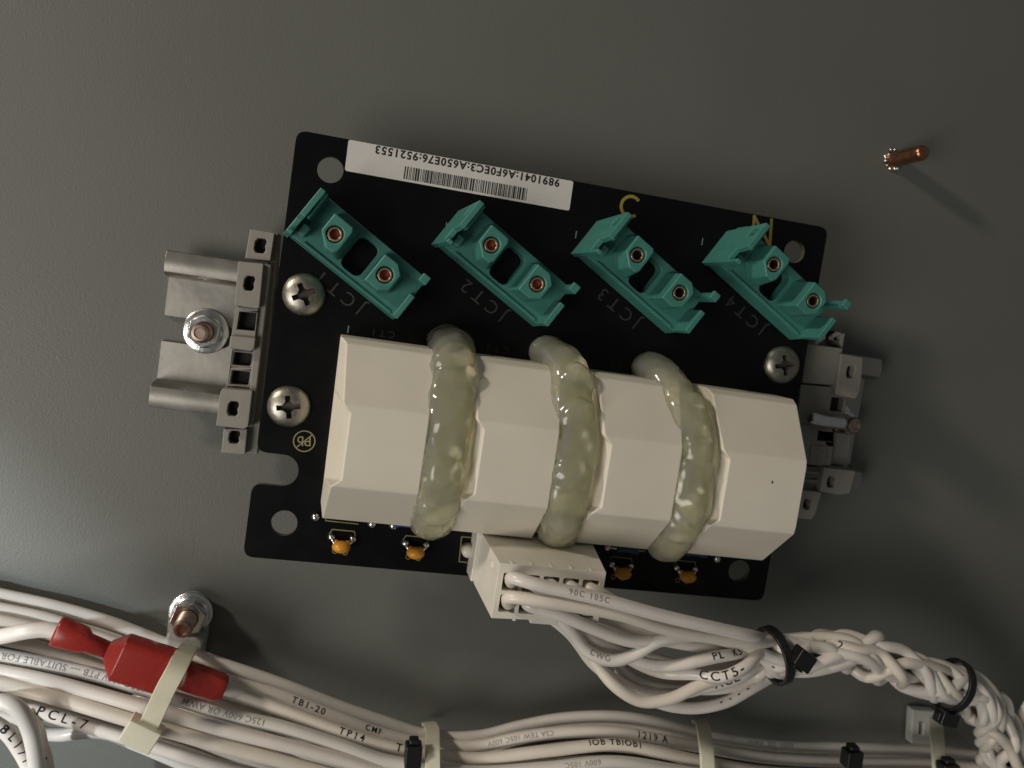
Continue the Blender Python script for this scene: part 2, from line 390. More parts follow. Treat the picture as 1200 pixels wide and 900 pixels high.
# ------------------------------------------------------------------ the board
bt = thing('circuit_board', B(82, 61, 0), 'black circuit board with four teal headers, a row of cream blocks and a barcode label', 'circuit board')
oc = [toB(*q) for q in ((348, 152), (972, 265), (893, 705), (286, 650))]
BW, BH = 164.6, 122.2
nt1, nt2 = 95.5, 103.0
notch = lambda: [(11.3+4.6*math.sin(math.pi*k/10), (nt1+nt2)/2-4.6*math.cos(math.pi*k/10)) for k in range(11)]
n0, n1 = toB(303, 528), toB(300, 568)
nc = [toB(335, 533), toB(350, 551), toB(333, 570)]
yt, yb = nc[0][1], nc[2][1]; rr = (yb-yt)/2; cxn = nc[1][0]-rr
outline = round_outline([(0, 0), (BW, 0), (BW, BH), (0, BH), (0, yb), (cxn, yb), (cxn, yt), (0, yt)], [3, 3, 3, 3, 3, 0, 0, 3])
ia = next(i for i, p in enumerate(outline) if abs(p[0]-cxn) < 1e-6 and abs(p[1]-yb) < 1e-6)
outline = outline[:ia]+[(cxn+rr*math.sin(math.pi*k/12), (yt+yb)/2+rr*math.cos(math.pi*k/12)) for k in range(13)]+outline[ia+2:]
def bholes(px, py, r): u, v = toB(px, py); return circ(u, v, r, 32)
hs = [bholes(387, 199, 3.65), bholes(333, 613, 3.75), bholes(931, 295, 3.5), bholes(866, 669, 3.6)]
gb = holed(outline, hs, -1.9, 0)
board = mesh('board', *xf(gb, lambda v: B(v.x, v.y, v.z)), 'mask', bt)
board.data.materials.append(MT['edge'])
for p in board.data.polygons:
    if abs(p.normal.z) < 0.5: p.material_index = 1

# screws
def phillips():
    prof = [(5.9, 0), (6.05, 0.5), (5.75, 1.2), (5.0, 1.9), (3.8, 2.45), (2.2, 2.8), (0.8, 2.9)]
    head = ring_profile(prof, 40)
    arm = lambda a: xf(prism([(-2.7, -.6), (2.7, -.6), (2.7, .6), (-2.7, .6)], 0.3, 4, [(-3.7, -.8), (3.7, -.8), (3.7, .8), (-3.7, .8)]),
                       lambda v: Vector((v.x*math.cos(a)-v.y*math.sin(a), v.x*math.sin(a)+v.y*math.cos(a), v.z)))
    H = mesh('h', *head, 'screw', local=True)
    cen = ring_profile([(1.3, 0.3), (1.9, 4)], 12)
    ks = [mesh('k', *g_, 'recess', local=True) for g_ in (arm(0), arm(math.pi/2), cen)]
    for k in ks:
        b = H.modifiers.new('b', 'BOOLEAN'); b.object = k; b.operation = 'DIFFERENCE'; b.solver = 'EXACT'
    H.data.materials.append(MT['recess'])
    dg = bpy.context.evaluated_depsgraph_get(); me = bpy.data.meshes.new_from_object(H.evaluated_get(dg))
    me.name = 'screw'
    for k in ks+[H]: bpy.data.objects.remove(k)
    for p in me.polygons: p.use_smooth = False
    me.set_sharp_from_angle(angle=math.radians(32)) if hasattr(me, 'set_sharp_from_angle') else None
    for p in me.polygons: p.use_smooth = True
    return me
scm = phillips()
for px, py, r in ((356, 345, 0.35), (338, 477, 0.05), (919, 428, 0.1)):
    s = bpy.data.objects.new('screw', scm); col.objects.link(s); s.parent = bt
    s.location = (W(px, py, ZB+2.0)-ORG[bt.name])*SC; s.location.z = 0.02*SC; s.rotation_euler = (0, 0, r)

# teal headers ------------------------------------------------------
e1 = math.radians(30.8)
CU = BU*math.cos(e1)+BV*math.sin(e1); CV = BV*math.cos(e1)-BU*math.sin(e1)
cang = math.atan2(CU.y, CU.x)
def cfn(c): return lambda v: c+CU*v.x+CV*v.y+Vector((0, 0, v.z))
def rrect(x0, x1, y0, y1, r, n=5): return round_outline([(x0, y0), (x1, y0), (x1, y1), (x0, y1)], r, n)
HX, HY, PZ = 18.4, 7.2, 7.2
def header(c, dim):
    f = cfn(c)
    body = holed([(-HX, -HY), (HX, -HY), (HX, HY), (-HX, HY)], [rrect(-3.3, 3.3, -5.2, 5.2, 2.4)], 0.3, PZ)
    for v in body[0]:
        if v.z < 1 and v.y > HY-.01: v.y += 0.7
    h = mesh('terminal_header', *xf(body, f), 'teal', bt, bevel=0.3)
    mesh('well_floor', *xf(prism(rrect(-3.6, 3.6, -5.5, 5.5, 2.4), 0.1, 2.2), f), 'mask', h)
    def sub(name, *gs, bevel=0.3, m='teal'): return mesh(name, *xf(geo_join(*gs), f), m, h, bevel=bevel)
    # end wall with a notch and a small slot (outline in y,z swept in x)
    TZ = 19.6
    wallo = [(-7.2, 0.3), (7.2, 0.3), (7.2, TZ), (6.0, TZ), (6.0, 14.2), (2.4, 14.2), (2.4, 16.0), (1.5, TZ), (-7.2, TZ)]
    wall = holed(wallo, [[(-5.6, 14.6), (-2.8, 14.6), (-2.8, 17.6), (-5.6, 17.6)]], -HX, -HX+1.7)
    def lean(v):
        y, z, x = v.x, v.y, v.z; q_ = 1-z/TZ
        return Vector((x-2.0*q_, y+(1.3 if y > 0 else 3.0)*q_, z))
    sub('end_wall', xf(wall, lean))
    sub('wall_rib', box(-HX+1.7, -HX+2.5, -7.0, 1.2, PZ+0.02, 18), bevel=0.3)
    sub('wall_step', box(-HX+1.7, -HX+3.9, 2.5, 5.7, PZ+0.02, 12.8), bevel=0.4)
    sub('slot_backing', box(-HX+1.72, -HX+2.0, -6.0, -2.4, 13.9, 18.0), bevel=0.05)
    sub('retaining_post', box(HX-1.7, HX, -7.15, -4.6, PZ+0.02, 17.6), box(HX-2.5, HX, -7.15, -4.6, 17.6, 19.4), bevel=0.35)
    sub('retaining_wall', prism([(HX-1.4, -0.9), (HX, -0.9), (HX, 7.15), (HX-1.4, 7.15)], PZ+0.02, 18.6, [(HX-1.9, -0.5), (HX-0.2, -0.5), (HX-0.2, 7.1), (HX-1.9, 7.1)]), bevel=0.3)
    sub('edge_rail', box(-HX+4.4, HX-2.2, HY-0.9, HY-0.04, PZ+0.02, PZ+0.7), bevel=0.25)
    bz = 19.0
    o1 = [(-3.8, -4.9), (4.0, -4.9), (4.9, -3.4), (4.9, 3.8), (4.0, 5.0), (0.2, 5.0), (-3.8, 1.6)]
    t1 = [(-3.4, -4.4), (2.6, -4.4), (3.3, -3.2), (3.3, 3.0), (2.6, 4.2), (0.2, 4.3), (-3.4, 1.4)]
    o2 = [(-3.8, -4.9), (1.6, -4.9), (4.3, -2.8), (4.3, 2.8), (1.6, 4.9), (-3.8, 4.9)]
    t2 = [(-3.4, -4.5), (1.0, -4.5), (3.4, -2.5), (3.4, 2.5), (1.0, 4.5), (-3.4, 4.5)]
    for cx, ol, tl in ((-8.3, o1, t1), (8.3, o2, t2)):
        sh = lambda P_: [(cx+a, b) for a, b in P_]
        g = holed(sh(tl), [circ(cx, 0, 2.25, 24)], PZ+2, bz)
        n = len(ol)
        # taper the lower rim outwards
        vv, ff = g
        for v in vv:
            if v.z < bz-1:
                for a, b in zip(sh(tl), sh(ol)):
                    if abs(v.x-a[0]) < 1e-4 and abs(v.y-a[1]) < 1e-4: v.x, v.y, v.z = b[0], b[1], PZ+0.02; break
        bo = mesh('boss', *xf((vv, ff), f), 'teal', h, bevel=0.45)
    for cx in (-8.3, 8.3):
        g = holed(circ(cx, 0, 1.95, 24), [circ(cx, 0, 1.38, 24)], 11.5, bz-0.5)
        mesh('contact_sleeve', *xf(g, f), 'brass', h, bevel=0.12)
        mesh('contact_bore', *xf(prism(circ(cx, 0, 1.3, 20), 11.0, 16.2 if dim < 2 else 13.0), f), 'redbore' if dim < 2 else 'dark', h)
    return h
for k in range(4):
    header(B(21.5+41.5*k, 32.25-3.9*k, 0), k)

# cream blocks --------------------------------------------------------
def block(u0, u1, last=False):
    L = [(u0, 54.6, 0), (u0, 54.6, 13.5), (u0+1.8, 56.0, 16), (u0+3.0, 71.2, 26.9), (u0+5.0, 73.4, 27.3), (u0+5.0, 91.0, 27.3), (u0+2.6, 93.0, 26.9), (u0+1.6, 105.6, 12), (u0+1.4, 105.6, 0)]
    # left end: a steep outer face, then a slanting face up to the front edges
    Li = [(u0, 55.2, 12.5), (u0+.3, 69, 15), (u0+.6, 94, 13), (u0+.6, 101.5, 9.5)]
    r0 = 0.0 if last else 0.7
    Rr = [(u1+r0, 54.6, 0), (u1+r0, 54.6, 13.5), (u1, 56.0, 16), (u1-r0, 71.2, 26.9), (u1-r0, 73.4, 27.3), (u1-r0, 91, 27.3), (u1-r0, 93.0, 26.9), (u1, 105.6, 12), (u1+r0, 105.6, 0)]
    V = [B(*q) for q in L+Rr+Li]; n = 9
    Fc = [(i, i+1, n+i+1, n+i) for i in range(n-1)] + [tuple(range(n, 2*n))[::-1], (0, n, 2*n-1, n-1)]
    a, b, c_, d = 18, 19, 20, 21
    Fc += [(1, a, 2), (2, a, b, 3), (3, b, 4), (4, b, c_, 5), (5, c_, 6), (6, c_, d, 7), (0, a, 1), (7, d, 8), (0, 8, d, c_, b, a)]
    return mesh('transformer_block', V, Fc, 'cream', bt, bevel=0.45, seg=3, angle=14)
us = [(19.2, 45.6), (54.6, 81.3), (90.5, 117.3), (126.0, 155.3)]
for k, (a, b) in enumerate(us): block(a, b, k == 3)
mesh('block_base', *[q for q in (([B(u, v, z) for z in (0.1, 9.5) for v in (56, 104.5) for u in (40, 135)]), box(0, 1, 0, 1, 0, 1)[1])], 'cream', bt, bevel=0.4)
# glue ropes -------------------------------------------------------------
def rope(pts, seed, rad):
    rnd = random.Random(seed); path = spline([B(*p) for p in pts], 1.0)
    bm = bmesh.new(); rot = Matrix.Rotation(BA, 4, 'Z')
    n = len(path)
    def ball(p, rx, ry, rz): bmesh.ops.create_icosphere(bm, subdivisions=3, radius=1.0, matrix=Matrix.Translation(p) @ rot @ Matrix.Diagonal((rx, ry, rz, 1)))
    for i, p in enumerate(path):
        s = i/(n-1)
        r = rad*(0.97+0.16*noise.noise(Vector((s*6, seed, 0))))
        ball(p+BU*noise.noise(Vector((s*5, seed, 5)))*1.3, r, r*.8, r*(0.62 if .2 < s < .86 else .85))
    for k in range(6):                         # molten edges smeared onto the faces beside it
        s = rnd.uniform(.2, .85); p = path[int(s*(n-1))]; side = rnd.choice((-1, 1))
        ball(p + BU*side*rnd.uniform(3.4, 4.6) + Vector((0, 0, -.6)), rnd.uniform(2.4, 3.2), rnd.uniform(4, 8), rnd.uniform(2.4, 3.0))
    for s in (rnd.uniform(.24, .32), rnd.uniform(.40, .5), rnd.uniform(.6, .7), .8):   # laps where the gun paused
        p = path[int(s*(n-1))]
        ball(p+Vector((0, 0, rnd.uniform(.5, 1.1)))+BU*rnd.uniform(-.8, .8), rad*rnd.uniform(.85, .98), rnd.uniform(4.0, 7.5), rad*.62)
    V = [v.co.copy() for v in bm.verts]; bm.verts.index_update(); Fc = [tuple(v.index for v in f.verts) for f in bm.faces]; bm.free()
    V = [v+noise.noise_vector(v*0.28)*0.55 for v in V]
    o = mesh('glue_rope', V, Fc, 'glue', bt, smooth=True)
    rm = o.modifiers.new('remesh', 'REMESH'); rm.mode = 'VOXEL'; rm.voxel_size = 0.40*SC; rm.use_smooth_shade = True
    sm = o.modifiers.new('smooth', 'SMOOTH'); sm.iterations = 2; sm.factor = 0.5
    return o
rope([(49.8, 52.5, 3), (50.2, 53.6, 9), (50.6, 58, 16), (50.4, 66, 22), (50.4, 75, 24.6), (50.4, 90, 24.6), (50.8, 99, 18.5), (51.4, 104.0, 11)], 1, 6.5)
rope([(80.0, 51.5, 3), (82.0, 53.5, 10), (84.4, 59, 17), (85.8, 68, 22.5), (86.2, 77, 24.6), (86.4, 90, 24.6), (87.2, 99, 18.5), (88.6, 103.6, 12)], 2.7, 6.4)
rope([(112.5, 52.0, 3), (115.0, 54.5, 9), (118.6, 60, 17), (121.2, 68, 22.5), (122.2, 77, 24.6), (122.4, 90, 24.6), (122.4, 98, 18.5), (122.4, 104.2, 12)], 5.3, 6.4)

# label with barcode ---------------------------------------------------------
lc = [toB(*q, 0.1) for q in ((408.5, 163.5), (672, 212.5), (667, 247), (404, 200))]
lu0, lu1 = (lc[0][0]+lc[3][0])/2, (lc[1][0]+lc[2][0])/2; lv0 = (lc[0][1]+lc[1][1])/2; lv1 = (lc[2][1]+lc[3][1])/2
print('LABEL', lc)
lab = mesh('barcode_label', *xf(prism(round_outline(lc, 0.7), 0.05, 0.18), lambda v: B(v.x, v.y, v.z)), 'paper', bt)
BANG = BA+math.pi
tu, tv = toB(550, 195.3, 0.2)
LA = math.atan2((lc[1][1]+lc[2][1]-lc[0][1]-lc[3][1]), (lc[1][0]+lc[2][0]-lc[0][0]-lc[3][0]))
LM = (sum(p[0] for p in lc)/4, sum(p[1] for p in lc)/4)
mesh('serial_number', *print_flat('9891041:A6F0EC3:A650E76:9521553', 2.15, B(tu, tv, 0.22), BANG-LA, bold=0.10, space=1.17), 'ink', lab)
sn = lab.children[0]
gw = [v.co.x for v in sn.data.vertices]
print('SERIAL width', (max(gw)-min(gw))/SC)
rb = random.Random(5); u = toB(474, 199, 0)[0]; ue = toB(619, 228, 0)[0]; vb0 = LM[1]+0.1; vb1 = LM[1]+3.7; gs = []
while u < ue-0.3:
    wd = rb.choice((0.18, 0.18, 0.36, 0.5)); gs.append(([B(a, b+(a-LM[0])*math.tan(LA), 0.22) for b in (vb0, vb1) for a in (u, u+wd)], [(0, 1, 3, 2)])); u += wd+rb.choice((0.18, 0.22, 0.36))
mesh('barcode', *geo_join(*gs), 'ink', lab)

u, v = toB(905, 565, 27.3); mesh('dirt_speck', *xf(prism(circ(0, 0, .35, 8), 0, .05), lambda q: B(u+q.x*.7, v+q.y*1.3, 27.32+q.z)), 'ink', bt)
# silkscreen ---------------------------------------------------------------------
H0 = 0.06
for k in range(4):
    c = Vector(toB(403, 337)); c = B(c.x+41.5*k, c.y-3.9*k, H0)+CV*1.3
    mesh('silkscreen_name', *print_flat('JCT%d' % (k+1), 3.9, c, cang+math.pi, bold=-0.02, space=1.55), 'dimsilk', bt)
for px, py in ((523, 265), (675, 275), (823, 283), (408, 386)):
    u, v = toB(px, py); mesh('pin_mark', *print_flat('1', 2.2, B(u, v, H0), BANG), 'silk', bt)
for px, py, tx in ((449, 391, 'CT1'), (583, 409, 'CT2'), (728, 428, 'CT3')):
    u, v = toB(px, py); mesh('silkscreen_name', *print_flat(tx, 2.0, B(u, v, H0), BANG, space=1.6), 'dimsilk', bt)
def arc(c, r, w_, a0, a1, n=28):
    V, Fc = [], []
    for i in range(n+1):
        a = a0+(a1-a0)*i/n
        V += [B(c[0]+math.cos(a)*(r-w_/2), c[1]+math.sin(a)*(r-w_/2), H0), B(c[0]+math.cos(a)*(r+w_/2), c[1]+math.sin(a)*(r+w_/2), H0)]
    for i in range(n): Fc.append((2*i, 2*i+1, 2*i+3, 2*i+2))
    return V, Fc
def line(a, b, w_, h=H0):
    a, b = Vector(a), Vector(b); d = (b-a).normalized()*w_/2; n = Vector((-d.y, d.x))
    return [B(*(p), h) for p in (a+n-d, a-n-d, b-n+d, b+n+d)], [(0, 1, 2, 3)]
cc = toB(739, 242)
mesh('phase_letter', *arc(cc, 3.0, 0.95, math.radians(50), math.radians(318)), 'yellow', bt)
n_c = [toB(882, 272), toB(884, 254), toB(902, 288), toB(904, 258)]
mesh('phase_letter', *geo_join(line(n_c[0], n_c[1], .95), line(n_c[1], n_c[2], .951, H0+.01), line(n_c[2], n_c[3], .95, H0+.02)), 'yellow', bt)
pc = toB(356.5, 517)
u, v = pc
mesh('lead_free_mark', *geo_join(arc(pc, 3.0, 0.34, 0, 2*math.pi), print_flat('Pb', 2.9, B(u, v, H0+.01), BANG+0.1), line((u-2.0, v+2.1), (u+2.0, v-2.1), .32, H0+.02)), 'paleyellow', bt)
sq = [toB(*q) for q in ((541, 629), (566, 631), (563, 661), (538, 658))]
mesh('pin_one_outline', *geo_join(*[line(sq[i], sq[(i+1) % 4], 0.35, H0+.004*i) for i in range(4)]), 'paleyellow', bt)

# capacitors, beads and resistors at the foot of the board ----------------------------
def blob(c, r, n=2):
    bm = bmesh.new(); bmesh.ops.create_icosphere(bm, subdivisions=n, radius=1.0, matrix=Matrix.Translation(c) @ Matrix.Rotation(BA, 4, 'Z') @ Matrix.Diagonal((*r, 1)))
    V = [v.co.copy() for v in bm.verts]; bm.verts.index_update(); Fc = [tuple(v.index for v in f.verts) for f in bm.faces]; bm.free(); return V, Fc
gs = []
for px, py in ((400, 641), (487, 648), (730, 672), (806, 676)):
    u, v = toB(px, py, 3.5)
    cp = mesh('capacitor', *geo_join(blob(B(u, v, 3.6), (2.7, 1.8, 2.6), 3), blob(B(u-1.6, v-.6, 1.9), (1.0, 1.0, 1.4)), blob(B(u+1.6, v-.6, 1.9), (1.0, 1.0, 1.4))), 'amber', bt, smooth=True)
    for sg in (-1, 1):
        mesh('solder_joint', *blob(B(u+sg*3.1, v-1.9, 0.9), (1.15, 1.1, 1.2)), 'solder', cp, smooth=True)
        mesh('lead', *tube(spline([B(u+sg*3.1, v-1.8, 1.2), B(u+sg*2.7, v-1.2, 2.4), B(u+sg*1.7, v-.4, 2.6)], .6), 0.4, 8), 'solder', cp, smooth=True)
    a, b = (u-3.2, v-4.0), (u+3.2, v-4.0)
    gs = [line(a, b, .28), line(a, (u-3.8, v-2.6), .28, H0+.01), line(b, (u+3.8, v-2.6), .28, H0+.01)]
    gs += [arc((u-1.6, v+2.4), 0.7, .22, 0, 2*math.pi, 14), arc((u+1.4, v+2.6), 0.7, .22, 0, 2*math.pi, 14)]
    mesh('silkscreen_outline', *geo_join(*gs), 'paleyellow', bt)
q0, q1 = toB(382, 607), toB(420, 611)
gs = [line((q0[0], q0[1]+.8), (q1[0], q1[1]+.8), .3), line(q0, (q0[0], q0[1]+.8), .3, H0+.01)]
mesh('silkscreen_outline', *geo_join(*gs), 'paleyellow', bt)
for px, py in ((370, 606), (436, 614), (461, 616), (712, 641), (840, 655)):
    u, v = toB(px, py, .8); mesh('solder_joint', *blob(B(u, v, .8), (1.3, 1.3, 1.2)), 'solder', bt, smooth=True)
for px, py, w_ in ((476, 614, 10), (404, 604, 9), (735, 644, 9), (816, 648, 9)):
    u, v = toB(px, py, 1.5)
    r_ = mesh('resistor', *tube([B(u-3.5+7*k/10, v, 1.6) for k in range(11)], 1.25, 14, lambda s: 1.0 if (s < .25 or s > .75) else 0.82), 'blue', bt, smooth=True)
    mesh('lead', *tube([B(u-6.0, v, 1.4), B(u+6.0, v, 1.4)], 0.35, 8), 'solder', r_, smooth=True)
# socket under the plug and its white post
mesh('plug_socket', *bprism(65.5, 100.2, 106.2, 121.0, ZB+.1, ZB+9), 'plug', bt, bevel=0.4)
u, v = toB(549, 647, 4)
mesh('locating_post', *geo_join(xf(ring_profile([(1.9, 0.1), (1.9, 3.6), (1.5, 4.3), (.6, 4.6)], 20), lambda q: q+B(u, v, 0)), tube([B(u, v+.6, 2), B(u+5, v+.8, 2)], 1.1, 10)), 'plug', bt, smooth=True)

# ------------------------------------------------------------------ the white plug
PU0, PU1, PV0, PV1, PH = 68.6, 98.8, 108.2, 123.6, 30.5
pt = thing('cable_plug', B(84, 115, 9), 'white nylon ten way plug with square wire openings at the bottom edge of the board', 'plug')
pit = (PU1-PU0-2.2)/5
hls = []
for r_ in range(2):
    for k in range(5):
        u0 = PU0+1.3+pit*k+.3; v0 = PV0+2.6+r_*6.0
        hls.append(rrect(u0, u0+pit-.9, v0, v0+4.9, .5, 2))
front = [(PU0, PV0), (PU1, PV0), (PU1, PV1-1), (PU0, PV1)]
g = holed(front, hls, 12, PH)
for v in g[0]:
    if v.z < 13:
        cu, cv = (PU0+PU1)/2, 114.0
        on_edge = any(abs(v.x-a) < 1e-3 and abs(v.y-b) < 1e-3 for a, b in front)
        if on_edge: v.x = cu+(v.x-cu)*1.13; v.y = 106.0 if v.y < 112 else 121.6; v.z = 8.0
body = mesh('housing', *xf(g, lambda v: B(v.x, v.y, v.z)), 'plug', pt, bevel=0.3)
mesh('cavity_floor', *bprism(PU0+.8, PU1-.8, PV0+1.5, PV1-2.6, ZB+11, ZB+19), 'plug', body)
mesh('latch_rib', *bprism(PU0+6.0, PU0+6.8, PV1-.4, PV1+.3, ZB+14, PH+ZB+.1), 'plug', pt, bevel=.15)
mesh('latch_plate', *bprism(PU0+11, PU0+19, PV1-1.1, PV1+.9, ZB+16, PH+ZB-.6), 'plug', pt, bevel=.3)
mesh('side_rib', *bprism(PU0-1.0, PU0+.1, PV0+1.5, PV0+3.5, ZB+12, PH+ZB-6), 'plug', pt, bevel=.3)
for k in range(5):
    mesh('front_rib', *bprism(PU0+3.2+pit*k, PU0+4.0+pit*k, PV0-.35, PV0+.4, ZB+PH-5, ZB+PH-.3), 'plug', pt, bevel=.15)

# ------------------------------------------------------------------ wires
WN = 0
HPATHS = []
def make_wire(pts, r, label, group, prints=(), name='wire', sides=14, parent=None):
    if (Vector(pts[0])-W(-30, 750, pts[0][2])).length < 45 and pts[0][0] < -95: pts = [Vector((pts[0][0]-150, pts[0][1]+14, pts[0][2]*.8)), Vector((pts[0][0]-60, pts[0][1]+7, pts[0][2]*.9))]+list(pts)
    path = spline(pts, 1.4)
    global WN; WN += 1
    o = mesh(name, *tube(path, r, sides), ('wire', 'wire_b', 'wire', 'wire_c')[WN % 4], parent, smooth=True)
    tag(o, label, 'wire', group)
    for pr_ in prints: wire_print(o, path, r, *pr_)
    HPATHS.append((o, path, r))
    return o
def wire_print(o, path, r, txt, px, size, ink, flip, roll, bold, space):
    # arc length table
    S = [0.0]
    for i in range(1, len(path)): S.append(S[-1]+(path[i]-path[i-1]).length)
    def at_s(s):
        s = max(0, min(S[-1]-1e-3, s)); lo, hi = 0, len(S)-1
        while hi-lo > 1:
            m_ = (lo+hi)//2
            if S[m_] <= s: lo = m_
            else: hi = m_
        f_ = (s-S[lo])/max(1e-6, S[hi]-S[lo]); p = path[lo].lerp(path[hi], f_)
        a = path[max(lo-1, 0)]; b = path[min(hi+1, len(path)-1)]
        return p, (b-a).normalized()
    if True:
        # find the arc length whose point lies nearest the wanted spot
        best = min(range(len(path)), key=lambda i: (path[i]-W(px[0], px[1], path[i].z)).length) if isinstance(px, tuple) else 0
        s0 = S[best]; g = glyphs(txt, size, bold, space); sg = -1 if flip else 1
        VV = []
        for v in g[0]:
            p, t_ = at_s(s0+sg*v.x); view = (CAMP-p); nn = (view-t_*view.dot(t_)).normalized(); bb = nn.cross(t_)
            th = sg*v.y/r+roll; VV.append(p+(nn*math.cos(th)+bb*math.sin(th))*(r+0.07))
        mesh('printed_text', VV, g[1], ink, o)
BK, GY = 'ink', 'greyink'
RL = 1.98
low = [
 # label, points (px, py, z), prints
 ('topmost white wire of the lower bundle, passing behind the red connector', [(-30, 690, 6), (0, 697, 6), (60, 710, 6), (130, 730, 6), (200, 757, 7), (262, 779, 12), (330, 802, 14), (400, 829, 14), (450, 846, 13), (507, 863, 12), (560, 863, 14), (610, 851, 15), (660, 842, 16), (720, 840, 17), (770, 847, 16), (825, 861, 13), (900, 873, 13), (1000, 877, 13), (1098, 880, 12), (1230, 894, 14)],
  [('600V  OR  AWM', (900, 873), 1.6, GY, True, .2, 0, 1.1)]),
 ('white wire marked TB1-20, second from the top of the lower bundle', [(-30, 708, 11), (0, 714, 11), (60, 727, 11), (130, 752, 11), (200, 776, 10), (262, 797, 16), (330, 816, 18), (400, 843, 19), (450, 861, 18), (507, 873, 17), (560, 874, 19), (610, 864, 21), (660, 858, 22), (720, 858, 23), (770, 866, 22), (825, 876, 18), (900, 888, 19), (1000, 893, 19), (1098, 895, 17), (1230, 908, 18)],
  [('TB1-20', (360, 826), 1.9, BK, False, .15, .03, 1.4), ('CMF', (437, 855), 1.8, BK, False, .3, .02, 1.3), ('1219 A', (760, 862), 2.2, BK, False, .2, .03, 1.3), ('CSA TEW 105C 600V', (610, 863), 1.5, GY, True, 0, 0, 1.1)]),
 ('white wire marked TP14 between the two left cream ties of the lower bundle', [(-30, 724, 16), (0, 728, 16), (60, 742, 15), (130, 768, 14), (200, 793, 15), (262, 810, 22), (330, 832, 25), (400, 857, 26), (450, 873, 25), (507, 885, 24), (560, 889, 24), (640, 880, 27), (720, 873, 28), (770, 881, 28), (825, 893, 25), (900, 905, 25), (1000, 908, 24), (1098, 910, 22), (1230, 925, 20)],
  [('TP14', (410, 861), 2.0, BK, False, .1, .04, 1.5), ('T', (465, 877), 2.4, BK, False, .2, .04, 1.5), ('IOB TBIOB1', (720, 873), 2.0, BK, False, .55, .04, 1.2)]),
 ('white wire low in the left part of the lower bundle, under the red connector', [(-30, 744, 9), (20, 752, 9), (70, 765, 9), (120, 782, 9), (170, 800, 10), (220, 815, 17), (262, 824, 20), (330, 842, 21), (400, 868, 22), (450, 884, 22), (507, 897, 22), (560, 902, 22), (660, 896, 24), (770, 900, 24), (900, 915, 22)], []),
 ('white wire with grey print SUITABLE FOR just below the red connector', [(-30, 763, 24), (0, 768, 24), (60, 779, 25), (120, 793, 26), (170, 808, 28), (210, 820, 29), (262, 836, 29), (330, 852, 29), (400, 874, 29), (450, 891, 29), (507, 900, 30), (560, 905, 28), (640, 900, 30), (720, 893, 32), (825, 908, 29), (1000, 922, 28)],
  [('125C 600V PTB --- SUITABLE FOR', (88, 789), 1.75, GY, True, 0, .01, 1.12), ('125C 600V OR AWM', (262, 839), 1.75, GY, True, 0, .01, 1.1), ('600V 105C', (680, 897), 1.6, GY, True, 0, 0, 1.1)]),
 ('thick white wire below the wire with grey print, left of the cream tie', [(-30, 783, 28), (0, 787, 28), (60, 799, 30), (120, 815, 31), (170, 829, 32), (210, 840, 32), (262, 855, 32), (330, 872, 32), (400, 890, 31), (450, 905, 30), (520, 922, 28)], []),
 ('white wire running under the head of the cream tie at lower left', [(-30, 797, 31), (0, 801, 31), (60, 816, 32), (120, 834, 33), (170, 849, 33), (210, 860, 33), (262, 875, 33), (330, 892, 32), (400, 910, 30), (450, 925, 30)], []),
 ('white wire with black marking PCL-7 at lower left', [(-30, 809, 27), (0, 820, 27), (40, 832, 28), (80, 844, 28), (120, 856, 28), (160, 868, 28), (210, 884, 28), (262, 899, 28), (330, 915, 27)],
  [('PCL-7', (74, 841), 2.6, BK, False, .1, .03, 1.6), ('8', (8, 822), 2.4, BK, False, 0, .03, 1.2)]),
 ('slack white wire drooping under the wire marked PCL-7', [(20, 840, 20), (36, 851, 19), (52, 859, 18), (75, 861, 18), (96, 858, 19), (120, 858, 20), (160, 872, 20), (210, 893, 20), (262, 915, 20)], []),
]
for lb, pts, pr in low:
    make_wire([W(*p) for p in pts], RL, lb, 'white wires of the lower bundle', pr)
# fillers lying against the panel under the visible wires
for k, (dy, z) in enumerate(((14, 4), (34, 5), (52, 6), (70, 8), (88, 10), (104, 14), (120, 18))):
    base = low[0][1]; pts = []
    for (x, y, _) in base:
        if k > 2 and x < 180: dy2 = dy+6
        else: dy2 = dy
        if x < 150 and 40 < dy2 < 90: dy2 = 96
        pts.append(W(x, y+dy2*(1 if x > 180 else 1.02), z+math.sin(x*.013+k)*1.0))
    make_wire(pts, RL, 'white wire at the back of the lower bundle, against the panel, mostly covered by others', 'back wires of the lower bundle', ())
# the loop in the bottom left corner
make_wire([W(*p) for p in ((-30, 826, 40), (-8, 823, 41), (10, 824, 42), (24, 834, 42), (34, 852, 41), (40, 874, 40), (43, 896, 38), (44, 930, 35))], 2.2,
          'white wire curling downward in the bottom left corner', 'wires curling down at lower left', [], sides=16)
make_wire([W(*p) for p in ((-30, 838, 34), (-6, 848, 35), (10, 860, 35), (22, 876, 34), (34, 898, 33), (44, 930, 32))], 2.1,
          'marked white wire slanting down inside the curl in the bottom left corner', 'wires curling down at lower left', [('8L171', (16, 868), 2.3, BK, False, 0.1, .03, 1.6)])
make_wire([W(*p) for p in ((30, 835, 30), (42, 850, 30), (48, 872, 29), (54, 892, 28), (58, 930, 28))], 1.9,
          'white wire with dash marks right of the curl in the bottom left corner', 'wires curling down at lower left', [('- - - -', (47, 872), 2.2, BK, False, .1, .03, 1.2)])
# wires rising at the right edge
for i, (a, lb) in enumerate(((((1170, 905, 18), (1178, 880, 22), (1190, 855, 28), (1205, 830, 34), (1230, 790, 40)), 'short white wire rising to the right edge of the photo, leftmost of its pair'),
               (((1185, 910, 24), (1192, 888, 27), (1204, 866, 31), (1230, 830, 38)), 'short white wire rising in the bottom right corner, rightmost of its pair'))):
    make_wire([W(*p) for p in a], 2.2, lb, 'wires rising at the right edge')

